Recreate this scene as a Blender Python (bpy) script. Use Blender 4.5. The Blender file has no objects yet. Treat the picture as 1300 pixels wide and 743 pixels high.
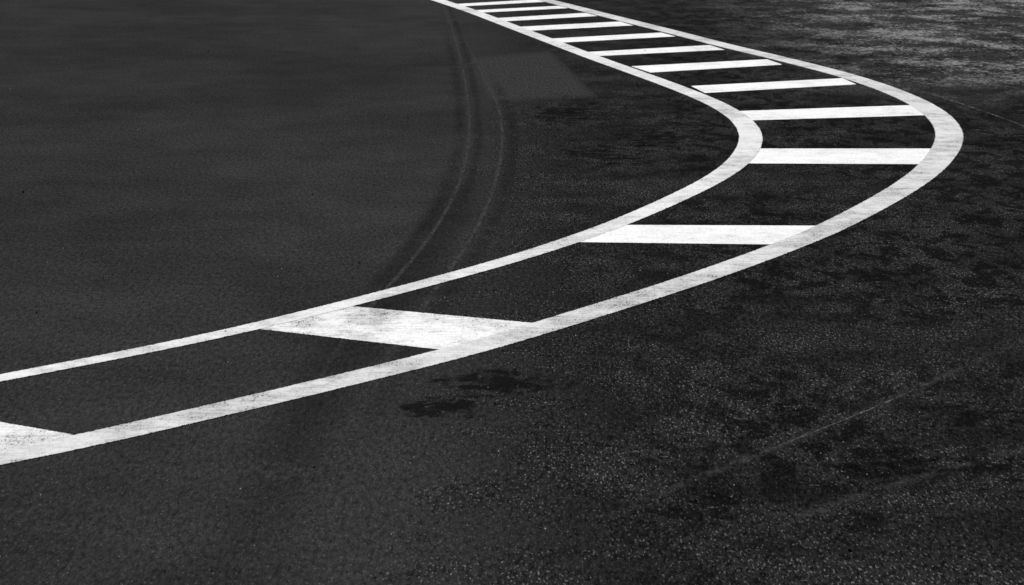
import bpy, math, random
import numpy as np
from mathutils import Vector
random.seed(7)
scene=bpy.context.scene
scene.view_settings.view_transform='Standard'
scene.view_settings.look='None'
scene.view_settings.exposure=0

# ------------------------------------------------------------------ node helpers
class NT:
    def __init__(s,mat):
        mat.use_nodes=True; s.t=mat.node_tree; s.t.nodes.clear()
    def n(s,typ,**kw):
        nd=s.t.nodes.new(typ)
        for k,v in kw.items(): setattr(nd,k,v)
        return nd
    def l(s,a,b): s.t.links.new(a,b)
    def coord(s,scale=(1,1,1),rot=0.0,loc=(0,0,0)):
        c=s.n('ShaderNodeTexCoord'); m=s.n('ShaderNodeMapping')
        m.inputs['Scale'].default_value=scale; m.inputs['Rotation'].default_value=(0,0,rot)
        m.inputs['Location'].default_value=loc
        s.l(c.outputs['Object'],m.inputs['Vector']); return m.outputs[0]
    def noise(s,vec,scale,detail=3,rough=.55,dist=0):
        x=s.n('ShaderNodeTexNoise'); x.noise_dimensions='2D'; x.inputs['Scale'].default_value=scale
        x.inputs['Detail'].default_value=detail; x.inputs['Roughness'].default_value=rough
        x.inputs['Distortion'].default_value=dist
        s.l(vec,x.inputs['Vector']); return x.outputs['Fac']
    def vor(s,vec,scale):
        x=s.n('ShaderNodeTexVoronoi'); x.voronoi_dimensions='2D'; x.inputs['Scale'].default_value=scale
        s.l(vec,x.inputs['Vector']); return x
    def chan(s,c,i=0):
        sp=s.n('ShaderNodeSeparateColor'); s.l(c,sp.inputs[0]); return sp.outputs[i]
    def ss(s,val,a,b,lo=0.,hi=1.,kind='SMOOTHSTEP'):
        x=s.n('ShaderNodeMapRange'); x.interpolation_type=kind
        x.inputs['From Min'].default_value=a; x.inputs['From Max'].default_value=b
        x.inputs['To Min'].default_value=lo; x.inputs['To Max'].default_value=hi
        s.l(val,x.inputs['Value']); return x.outputs[0]
    def lin(s,val,a,b,lo=0.,hi=1.): return s.ss(val,a,b,lo,hi,'LINEAR')
    def m(s,op,a,b=None):
        x=s.n('ShaderNodeMath',operation=op)
        for i,v in enumerate((a,b)):
            if v is None: continue
            if isinstance(v,(int,float)): x.inputs[i].default_value=v
            else: s.l(v,x.inputs[i])
        return x.outputs[0]
    def mix(s,f,a,b):
        x=s.n('ShaderNodeMix'); x.data_type='FLOAT'
        for i,v in ((0,f),(2,a),(3,b)):
            if isinstance(v,(int,float)): x.inputs[i].default_value=v
            else: s.l(v,x.inputs[i])
        return x.outputs[0]
    def grey(s,v):
        x=s.n('ShaderNodeCombineColor')
        for i in range(3): s.l(v,x.inputs[i])
        return x.outputs[0]
    def attr(s,name):
        return s.n('ShaderNodeAttribute',attribute_name=name).outputs['Fac']

def xyz(N):
    c=N.n('ShaderNodeTexCoord'); sp=N.n('ShaderNodeSeparateXYZ'); N.l(c.outputs['Object'],sp.inputs[0])
    return sp.outputs

# ------------------------------------------------------------------ asphalt
def asphalt_material():
    mat=bpy.data.materials.new('asphalt'); N=NT(mat); v=N.coord()
    X,Y,_=xyz(N)
    big=N.noise(v,.3,2,.6); mid=N.noise(v,1.7,4,.65)
    vg=N.coord(scale=(1,.34,1),rot=.06)        # texture drawn out along the paving run
    gr=N.noise(vg,44,4,.92)
    pebble=N.noise(vg,95,1,.5)                  # individual aggregate
    zone=N.ss(N.m('ADD',X,N.lin(mid,.3,.7,-.4,.4)),-.5,.4)
    # ---- smooth, worn mat
    a=N.lin(big,.3,.7,.0185,.028)
    a=N.m('MULTIPLY',a,N.lin(mid,.3,.7,.84,1.16))
    a=N.m('MULTIPLY',a,N.lin(gr,.32,.68,.35,1.65))
    a=N.m('ADD',a,N.m('MULTIPLY',N.ss(pebble,.66,.80),.045))
    # ---- coarse mat
    b=N.lin(mid,.3,.7,.0085,.0185)
    b=N.m('MULTIPLY',b,N.m('MAXIMUM',N.lin(gr,.36,.64,.0,2.1),.12))
    dens=N.lin(mid,.38,.62,.3,1.4)
    b=N.m('ADD',b,N.m('MULTIPLY',N.m('MULTIPLY',N.ss(pebble,.62,.78),dens),.105))
    # bitumen-rich dark bleeding patches
    vb=N.coord(scale=(1,.5,1),rot=.5,loc=(3,1,0))
    bl=N.noise(vb,5.2,5,.78,.3)
    side=N.ss(N.m('SUBTRACT',X,N.m('MULTIPLY',Y,.05)),-.2,.8,.35,1.)
    blob=N.m('MULTIPLY',N.m('MULTIPLY',N.ss(bl,.49,.55),N.ss(big,.28,.46)),side)
    b=N.m('MULTIPLY',b,N.mix(blob,1.0,.25))
    col=N.mix(zone,a,b)
    # dusty, chalky wear at far right
    sx=N.ss(X,2.2,5.2); sy=N.ss(Y,20.0,25.0); reg=N.m('MULTIPLY',sx,sy)
    vs=N.coord(scale=(1,.8,1),rot=-.5,loc=(1.3,0,0))
    sc=N.noise(vs,1.3,7,.86,.15)
    flake=N.noise(vs,17,3,.85)
    where=N.ss(N.noise(v,.62,2,.5),.38,.60,.0,1.0)
    thr=N.m('ADD',N.m('ADD',N.m('MULTIPLY',sc,.55),N.m('MULTIPLY',flake,.45)),N.m('MULTIPLY',where,.05))
    sc=N.m('MULTIPLY',N.ss(thr,.525,.62),reg)
    sc=N.m('MULTIPLY',sc,N.lin(gr,.38,.62,.2,1.0))
    sc=N.m('MINIMUM',N.m('MAXIMUM',sc,0.0),1.0)
    col=N.mix(sc,col,.42)
    haze=N.m('MULTIPLY',N.m('MULTIPLY',reg,N.lin(mid,.35,.65,.3,1.)),.014)   # thin dust film over the same area
    col=N.m('ADD',col,haze)
    col=N.m('MAXIMUM',col,.0015)
    bs=N.n('ShaderNodeBsdfPrincipled'); N.l(N.grey(col),bs.inputs['Base Color'])
    bs.inputs['Roughness'].default_value=.95
    bs.inputs['Specular IOR Level'].default_value=.05
    h=N.m('ADD',N.m('MULTIPLY',gr,1.2),N.m('MULTIPLY',pebble,.6))
    bp=N.n('ShaderNodeBump'); N.l(h,bp.inputs['Height'])
    bp.inputs['Distance'].default_value=.007
    N.l(N.mix(zone,.5,1.0),bp.inputs['Strength'])
    N.l(bp.outputs[0],bs.inputs['Normal'])
    o=N.n('ShaderNodeOutputMaterial'); N.l(bs.outputs[0],o.inputs[0]); return mat

# ------------------------------------------------------------------ paint
def paint_material(name,base,dirt,wear,seed):
    mat=bpy.data.materials.new(name); N=NT(mat); v=N.coord(loc=(seed,seed*.7,0))
    e=N.attr('edge')
    vg=N.coord(scale=(1,.34,1),rot=.06)
    g=N.noise(vg,44,4,.92); mid=N.noise(v,6,4,.7); big=N.noise(v,1.3,2,.6)
    border=N.ss(N.m('ADD',e,N.m('MULTIPLY',N.m('SUBTRACT',g,.52),.045)),.0,.004)
    pebble=N.noise(vg,95,1,.5)
    w=N.m('ADD',N.m('MULTIPLY',pebble,.8),N.m('ADD',N.m('MULTIPLY',mid,.8),N.m('MULTIPLY',big,.5)))
    holes=N.ss(w,1.24-wear,1.42-wear)
    alpha=N.m('MULTIPLY',border,N.m('SUBTRACT',1.0,N.m('MULTIPLY',holes,.65)))
    d=N.m('MULTIPLY',N.ss(N.m('ADD',N.m('MULTIPLY',mid,.6),N.m('MULTIPLY',big,.5)),.42,.72),dirt)
    vs=N.coord(scale=(1,7,1),rot=-.75,loc=(seed,0,0))
    d=N.m('ADD',d,N.m('MULTIPLY',N.ss(N.noise(vs,5,3,.6),.50,.68),dirt*.6))
    d=N.m('ADD',d,N.m('MULTIPLY',N.ss(g,.53,.75),dirt*.8))
    col=N.m('MULTIPLY',N.mix(N.m('MINIMUM',d,1.0),base,.24),N.lin(g,.3,.7,1.08,.88))
    bs=N.n('ShaderNodeBsdfPrincipled'); N.l(N.grey(col),bs.inputs['Base Color'])
    bs.inputs['Roughness'].default_value=.8; bs.inputs['Specular IOR Level'].default_value=.15
    bp=N.n('ShaderNodeBump'); N.l(g,bp.inputs['Height'])
    bp.inputs['Distance'].default_value=.005; bp.inputs['Strength'].default_value=.4
    N.l(bp.outputs[0],bs.inputs['Normal'])
    tr=N.n('ShaderNodeBsdfTransparent'); mx=N.n('ShaderNodeMixShader')
    N.l(alpha,mx.inputs[0]); N.l(tr.outputs[0],mx.inputs[1]); N.l(bs.outputs[0],mx.inputs[2])
    o=N.n('ShaderNodeOutputMaterial'); N.l(mx.outputs[0],o.inputs[0]); return mat

# ------------------------------------------------------------------ thin films on the asphalt
def film_material(name,albedo,strength,nscale=8,lo=.35,hi=.65,grain=.5,seed=0.,thresh=None):
    mat=bpy.data.materials.new(name); N=NT(mat); v=N.coord(loc=(seed,seed,0))
    f=N.attr('edge')
    n=N.noise(v,nscale,4,.7,.2); g=N.noise(N.coord(scale=(1,.34,1),rot=.06),44,3,.92)
    if thresh is None: a=N.m('MULTIPLY',f,N.ss(n,lo,hi))
    else: a=N.m('MULTIPLY',N.ss(N.m('ADD',f,N.m('MULTIPLY',N.m('SUBTRACT',n,.5),3.0)),thresh,thresh+.45),N.ss(f,0,.12))
    a=N.m('MULTIPLY',N.m('MULTIPLY',a,N.lin(g,.35,.65,1-grain,1.0)),strength)
    df=N.n('ShaderNodeBsdfDiffuse')
    N.l(N.grey(N.m('MULTIPLY',N.lin(g,.3,.7,.4,1.6),albedo)),df.inputs['Color'])
    tr=N.n('ShaderNodeBsdfTransparent'); mx=N.n('ShaderNodeMixShader')
    N.l(a,mx.inputs[0]); N.l(tr.outputs[0],mx.inputs[1]); N.l(df.outputs[0],mx.inputs[2])
    o=N.n('ShaderNodeOutputMaterial'); N.l(mx.outputs[0],o.inputs[0]); return mat

# ------------------------------------------------------------------ mesh helpers
def mesh_obj(name,verts,faces,mat,edge=None):
    me=bpy.data.meshes.new(name); me.from_pydata([tuple(map(float,p)) for p in verts],[],faces); me.update()
    if edge is not None:
        at=me.attributes.new('edge','FLOAT','POINT'); at.data.foreach_set('value',[float(x) for x in edge])
    me.materials.append(mat)
    ob=bpy.data.objects.new(name,me); scene.collection.objects.link(ob); return ob

def curve(pts,step=.05,smooth=3):
    p=np.array(pts,float); p=np.vstack([2*p[0]-p[1],p,2*p[-1]-p[-2]]); out=[]
    for i in range(1,len(p)-2):
        a,b,c,d=p[i-1:i+3]
        for t in np.linspace(0,1,24,endpoint=False):
            out.append(.5*((2*b)+(-a+c)*t+(2*a-5*b+4*c-d)*t*t+(-a+3*b-3*c+d)*t**3))
    out.append(p[-2]); q=np.array(out)
    s=np.r_[0,np.cumsum(np.linalg.norm(np.diff(q,axis=0),axis=1))]
    n=int(s[-1]/step); si=np.linspace(0,s[-1],n)
    q=np.c_[np.interp(si,s,q[:,0]),np.interp(si,s,q[:,1])]
    for _ in range(int(smooth)):
        r=q.copy(); m=6; ker=np.ones(2*m+1)/(2*m+1)
        for ax in (0,1):
            pad=np.r_[2*q[0,ax]-q[1:m+1,ax][::-1],q[:,ax],2*q[-1,ax]-q[-m-1:-1,ax][::-1]]
            r[:,ax]=np.convolve(pad,ker,'valid')
        q=r
    return q

def ribbon(name,pts,width,z,mat,profile='paint',smooth=3,step=.05,fade=.0):
    q=curve(pts,step,smooth); t=np.gradient(q,axis=0); t/=np.linalg.norm(t,axis=1)[:,None]
    nrm=np.c_[-t[:,1],t[:,0]]
    w=np.array([width(y) if callable(width) else width for y in q[:,1]])
    n=len(q)
    if profile=='paint': offs=[-.5,0,.5]; prof=[0,1,0]
    else: offs=[-.5,-.3,0,.3,.5]; prof=[0,.55,1,.55,0]
    V=[];E=[];F=[]; k=len(offs)
    for i in range(n):
        fd=1.
        if fade>0: fd=min(1,i*step/fade,(n-1-i)*step/fade)
        for o,pf in zip(offs,prof):
            V.append((q[i,0]+nrm[i,0]*o*w[i],q[i,1]+nrm[i,1]*o*w[i],z))
            E.append(pf*w[i]*.5 if profile=='paint' else pf*fd)
    for i in range(n-1):
        for j in range(k-1):
            F.append((i*k+j+1,i*k+j,(i+1)*k+j,(i+1)*k+j+1))
    return mesh_obj(name,V,F,mat,E)

def blotch(name,cx,cy,rx,ry,rot,z,mat):
    V=[(cx,cy,z)];E=[1.0];F=[]; R=5; S=40
    for r in range(1,R+1):
        for a in range(S):
            A=2*math.pi*a/S; x=rx*r/R*math.cos(A); y=ry*r/R*math.sin(A)
            V.append((cx+x*math.cos(rot)-y*math.sin(rot),cy+x*math.sin(rot)+y*math.cos(rot),z)); E.append(1-r/R)
    for a in range(S): F.append((0,1+a,1+(a+1)%S))
    for r in range(R-1):
        for a in range(S):
            b=1+r*S; c=b+S; F.append((b+a,c+a,c+(a+1)%S,b+(a+1)%S))
    return mesh_obj(name,V,F,mat,E)

# ------------------------------------------------------------------ ground
G=1500
mesh_obj('asphalt_ground',[(-G,-G,0),(G,-G,0),(G,G,0),(-G,G,0)],[(0,1,2,3)],asphalt_material())

# ------------------------------------------------------------------ painted lines (metres)
inner=[(-6.0,7.0),(-4.2,8.68),(-3.2,9.62),(-2.464,10.299),(-1.977,10.768),(-1.63,11.115),(-1.267,11.541),(-.88,12.042),(-.416,12.677),
(0,13.278),(.406,13.964),(.683,14.48),(.986,15.131),(1.323,15.912),(1.615,16.695),(1.854,17.558),(2.03,18.558),
(2.084,19.464),(2.044,20.343),(1.909,21.304),(1.62,22.636),(1.286,23.983),(.91,25.495),(.487,27.307),(0,29.391),
(-.565,31.812),(-1.148,34.018),(-1.78,36.4),(-3.2,41.6)]
outer=[(-5.2,6.5),(-4.2,7.3),(-3.0,8.26),(-2.154,8.934),(-1.867,9.163),(-1.423,9.632),(-1.1,9.941),(-.759,10.315),(-.317,10.785),
(.125,11.352),(.568,11.959),(1.061,12.654),(1.624,13.534),(2.042,14.247),(2.541,15.262),(3.005,16.314),(3.376,17.345),
(3.687,18.464),(3.86,19.464),(3.923,20.635),(3.841,21.885),(3.593,23.366),(3.132,25.057),(2.581,26.807),(2.044,28.701),
(1.329,31.139),(.541,33.863),(-.3,36.6),(-1.9,41.8)]
wi=lambda y: float(np.interp(y,[10,14,18,22,34],[.130,.160,.205,.205,.215]))
wo=lambda y: float(np.interp(y,[9,14,18,22,34],[.210,.215,.24,.245,.245]))
P_in=paint_material('road_paint_inner',.80,.36,.0,3.1)
P_out=paint_material('road_paint_outer',.72,.46,.02,8.3)
P_bar=paint_material('road_paint_bar',.90,.20,-.03,14.2)
P_barw=paint_material('road_paint_bar_worn',.89,.42,.06,21.)
ribbon('painted_edge_line',inner,wi,.0040,P_in)
ribbon('painted_edge_line',outer,wo,.0040,P_out)

bars=[((-2.912,9.869),(-1.878,9.277),(-2.324,8.817),(-3.300,9.392)),
((-.903,11.939),(.139,11.503),(-.319,10.870),(-1.354,11.371)),
((.762,14.481),(2.055,14.451),(1.641,13.773),(.403,13.854)),
((2.060,18.046),(3.489,18.046),(3.233,17.178),(1.863,17.220)),
((2.186,20.518),(3.753,20.934),(3.751,20.173),(2.244,19.840)),
((1.914,22.567),(3.405,23.217),(3.468,22.637),(2.005,21.951)),
((1.399,24.467),(2.828,25.144),(2.938,24.550),(1.576,23.826)),
((.948,26.042),(2.323,26.807),(2.452,26.229),(1.096,25.585)),
((.543,27.722),(1.846,28.478),(1.991,27.934),(.698,27.207)),
((.157,29.392),(1.393,30.116),(1.544,29.510),(.308,28.814)),
((-.164,30.747),(.975,31.540),(1.125,31.007),(-.022,30.240)),
((-.479,32.090),(.618,32.806),(.748,32.373),(-.360,31.676)),
((-.768,33.251),(.302,34.019),(.417,33.554),(-.664,32.806)),
((-1.05,34.55),(0,35.33),(.1,34.87),(-.95,34.1)),
((-1.38,35.85),(-.36,36.66),(-.25,36.2),(-1.27,35.4)),
((-1.75,37.2),(-.78,38.0),(-.67,37.54),(-1.64,36.75))]
for i,(tl,tr,br,bl) in enumerate(bars):
    tl,tr,br,bl=[np.array(p,float) for p in (tl,tr,br,bl)]
    d1=(tr-tl)/np.linalg.norm(tr-tl); d2=(br-bl)/np.linalg.norm(br-bl)
    tl=tl-d1*.09; bl=bl-d2*.09; tr=tr+d1*.09; br=br+d2*.09
    V=[];E=[];F=[];K=16
    for k in range(K+1):
        s=k/K; a=tl*(1-s)+tr*s; b=bl*(1-s)+br*s; w=np.linalg.norm(a-b)
        for t,e in ((0,0),(.5,w*.5),(1,0)):
            p=a*(1-t)+b*t; V.append((p[0],p[1],.0026)); E.append(e)
    for k in range(K):
        for j in range(2): F.append((k*3+j,k*3+j+1,(k+1)*3+j+1,(k+1)*3+j))
    mesh_obj('painted_crossbar',V,F,P_barw if i<2 else P_bar,E)

# ------------------------------------------------------------------ tyre marks, stains, repairs
tl=[(-1.087,34.02),(-.767,28.70),(-.531,23.98),(-.388,20.005),(-.367,17.558),(-.411,15.806),(-.516,14.218),(-.641,13.031),(-.784,11.918),(-.886,10.974),(-.936,10.162),(-.944,9.458)]
tr_=[(-.664,28.70),(-.343,23.98),(-.135,20.874),(-.080,18.464),(-.128,16.165),(-.234,14.363),(-.376,12.911),(-.514,11.717),(-.615,10.802),(-.683,10.014),(-.715,9.201)]
dk=[(-.36,17.6),(-.415,15.295),(-.526,13.80),(-.659,12.451),(-.797,11.151),(-.898,10.162),(-.949,9.328),(-.981,8.505),(-1.011,7.717),(-1.03,6.8)]
L1=film_material('tyre_scuff_light',.062,.75,5,.2,.55,.4,1.)
Dk=film_material('tyre_rubber_dark',.010,.40,4,.05,.6,.4,2.)
Dk2=film_material('tyre_rubber_faint',.009,.32,3,.25,.65,.4,5.)
ribbon('tyre_mark',tl,.040,.0016,L1,'film',3,fade=3.)
ribbon('tyre_mark',tr_,.040,.0016,L1,'film',3,fade=3.)
ribbon('tyre_mark',dk,.40,.0006,Dk,'film',3,fade=3.)
ribbon('tyre_mark',[(x+.09,y) for x,y in tr_[1:]],.13,.0011,Dk2,'film',3,fade=2.)
ribbon('tyre_mark',[(x-.09,y) for x,y in tl[1:9]],.12,.0011,Dk2,'film',3,fade=2.)
ribbon('tyre_mark',[(x+.08,y) for x,y in tl[:7]],.09,.0009,Dk2,'film',3,fade=2.)
L2=film_material('scuff_pale',.045,.75,6,.3,.6,.5,3.)
ribbon('scrape_mark',[(.332,8.093),(.736,8.614),(1.189,9.176),(1.612,9.700),(2.044,10.284),(2.649,11.115),(3.6,12.4)],.08,.0013,L2,'film',2,fade=.6)
ribbon('scrape_mark',[(.9,7.9),(1.124,8.143),(1.487,8.505),(1.789,8.759),(2.187,9.078),(2.9,9.7)],.09,.0013,L2,'film',2,fade=.4)
L3=film_material('scratch_bright',.14,.85,9,.3,.6,.6,4.)
ribbon('scratch_mark',[(.95,8.88),(1.20,9.19),(1.62,9.71),(2.05,10.29)],.012,.0018,L3,'film',1,fade=.4)
ribbon('scratch_mark',[(3.96,22.8),(4.236,21.495),(4.405,20.459),(4.56,19.3),(4.6,18.2)],.040,.0014,L3,'film',2,fade=1.)
Dp=film_material('rubber_on_paint',.05,.28,6,.35,.65,.5,6.)
ribbon('tyre_mark',[(-.60,12.8),(-.797,11.151),(-.898,10.162),(-.93,9.4)],.34,.0062,Dp,'film',2,fade=.4)
Rp=film_material('tarmac_repair',.048,.8,3,.15,.4,.35,7.)
pq=[np.array(p) for p in ((-.564,25.496),(.471,26.419),(.886,21.495),(-.264,21.056))]
V=[];E=[];F=[];K=20
for i in range(K+1):
    for j in range(K+1):
        s,t=i/K,j/K; p=(pq[0]*(1-s)+pq[1]*s)*(1-t)+(pq[3]*(1-s)+pq[2]*s)*t
        V.append((p[0],p[1],.0004)); E.append(min(1,min(s,1-s,t,1-t)*14))
for i in range(K):
    for j in range(K): a=i*(K+1)+j; F.append((a,a+1,a+K+2,a+K+1))
mesh_obj('tarmac_patch',V,F,Rp,E)
St=film_material('oil_stain_dark',.005,.7,6,.3,.6,.5,9.,thresh=.25)
Sf=film_material('oil_stain_thin',.005,.6,7,.3,.6,.5,12.,thresh=.5)
for k,(x,y,rx,ry,r,m) in enumerate([(-.05,10.2,.40,.34,.3,St),(-.30,9.75,.24,.24,.9,St),
    (.55,20.4,.7,1.6,-.2,Sf),(.75,17.7,.6,1.2,.1,Sf),(1.2,18.8,.5,1.6,.0,Sf),
    (4.4,18.2,.5,1.2,.0,Sf),(4.9,20.5,.6,1.4,0,Sf),
    (1.55,8.95,.5,.35,.8,Sf),(1.95,8.75,.4,.3,.8,Sf),(2.1,9.6,.5,.35,.8,Sf),(.75,8.2,.5,.3,.6,Sf),(1.35,8.1,.5,.25,.6,Sf)]):
    blotch('oil_stain',x,y,rx,ry,r,.0019+k*.00006,m)
Lp=film_material('dust_patch_pale',.045,.6,5,.3,.6,.5,15.,thresh=.3)
blotch('dust_patch',-.93,8.75,.28,.22,.4,.0030,Lp)
blotch('dust_patch',-.52,24.6,.22,.9,.1,.0032,Lp)

# ------------------------------------------------------------------ loose grit and scraps
def grit(name,count,rmin,rmax,power,albedo,left_keep):
    gm=bpy.data.materials.new(name); N=NT(gm); v=N.coord()
    bs=N.n('ShaderNodeBsdfDiffuse'); wv=N.vor(v,60)
    N.l(N.grey(N.m('MULTIPLY',N.m('POWER',N.chan(wv.outputs['Color']),2.5),albedo)),bs.inputs['Color'])
    o=N.n('ShaderNodeOutputMaterial'); N.l(bs.outputs[0],o.inputs[0])
    V=[];F=[]
    base=[(1,0,0),(-1,0,0),(0,1,0),(0,-1,0),(0,0,1),(0,0,-.6)]
    tri=[(0,2,4),(2,1,4),(1,3,4),(3,0,4),(2,0,5),(1,2,5),(3,1,5),(0,3,5)]
    for _ in range(count):
        y=7+24*random.random()**1.6
        x=random.uniform(-y*.25,y*.25)
        if x<-.3 and random.random()>left_keep: continue
        r=rmin+(rmax-rmin)*random.random()**power
        A=random.random()*6.28; b0=len(V)
        for p in base:
            q=[p[i]*r*random.uniform(.7,1.4) for i in range(3)]
            V.append((x+q[0]*math.cos(A)-q[1]*math.sin(A),y+q[0]*math.sin(A)+q[1]*math.cos(A),max(q[2]+r*.5,.0)))
        F+= [tuple(b0+i for i in t) for t in tri]
    mesh_obj(name,V,F,gm)
grit('loose_grit',16000,.0012,.0040,4,.32,.35)
grit('rubber_crumbs',80,.004,.011,2,.012,1.)

# ------------------------------------------------------------------ light
EL,AZ=52,-115
w=bpy.data.worlds.new('World'); scene.world=w; w.use_nodes=True
t=w.node_tree; t.nodes.clear()
sky=t.nodes.new('ShaderNodeTexSky'); sky.sky_type='NISHITA'; sky.sun_disc=False
sky.sun_elevation=math.radians(EL); sky.sun_rotation=math.radians(AZ)
bw=t.nodes.new('ShaderNodeRGBToBW'); bg=t.nodes.new('ShaderNodeBackground'); out=t.nodes.new('ShaderNodeOutputWorld')
bg.inputs['Strength'].default_value=.05
t.links.new(sky.outputs[0],bw.inputs[0]); t.links.new(bw.outputs[0],bg.inputs[0]); t.links.new(bg.outputs[0],out.inputs[0])
sd=bpy.data.lights.new('sun','SUN'); sd.energy=4.2; sd.angle=math.radians(.5); sd.color=(1,1,1)
so=bpy.data.objects.new('sun',sd); scene.collection.objects.link(so)
e,a=math.radians(EL),math.radians(AZ)
d=Vector((math.sin(a)*math.cos(e),math.cos(a)*math.cos(e),math.sin(e)))
so.rotation_euler=d.to_track_quat('Z','Y').to_euler(); so.location=d*60

# ------------------------------------------------------------------ camera
cam=bpy.data.cameras.new('camera'); co=bpy.data.objects.new('camera',cam); scene.collection.objects.link(co)
co.location=(0,0,2.6); co.rotation_euler=(math.radians(90-11.928),0,0)
cam.sensor_width=36; cam.lens=77.54; cam.clip_start=.1; cam.clip_end=6000
cam.dof.use_dof=True; cam.dof.focus_distance=13.5; cam.dof.aperture_fstop=10
scene.camera=co
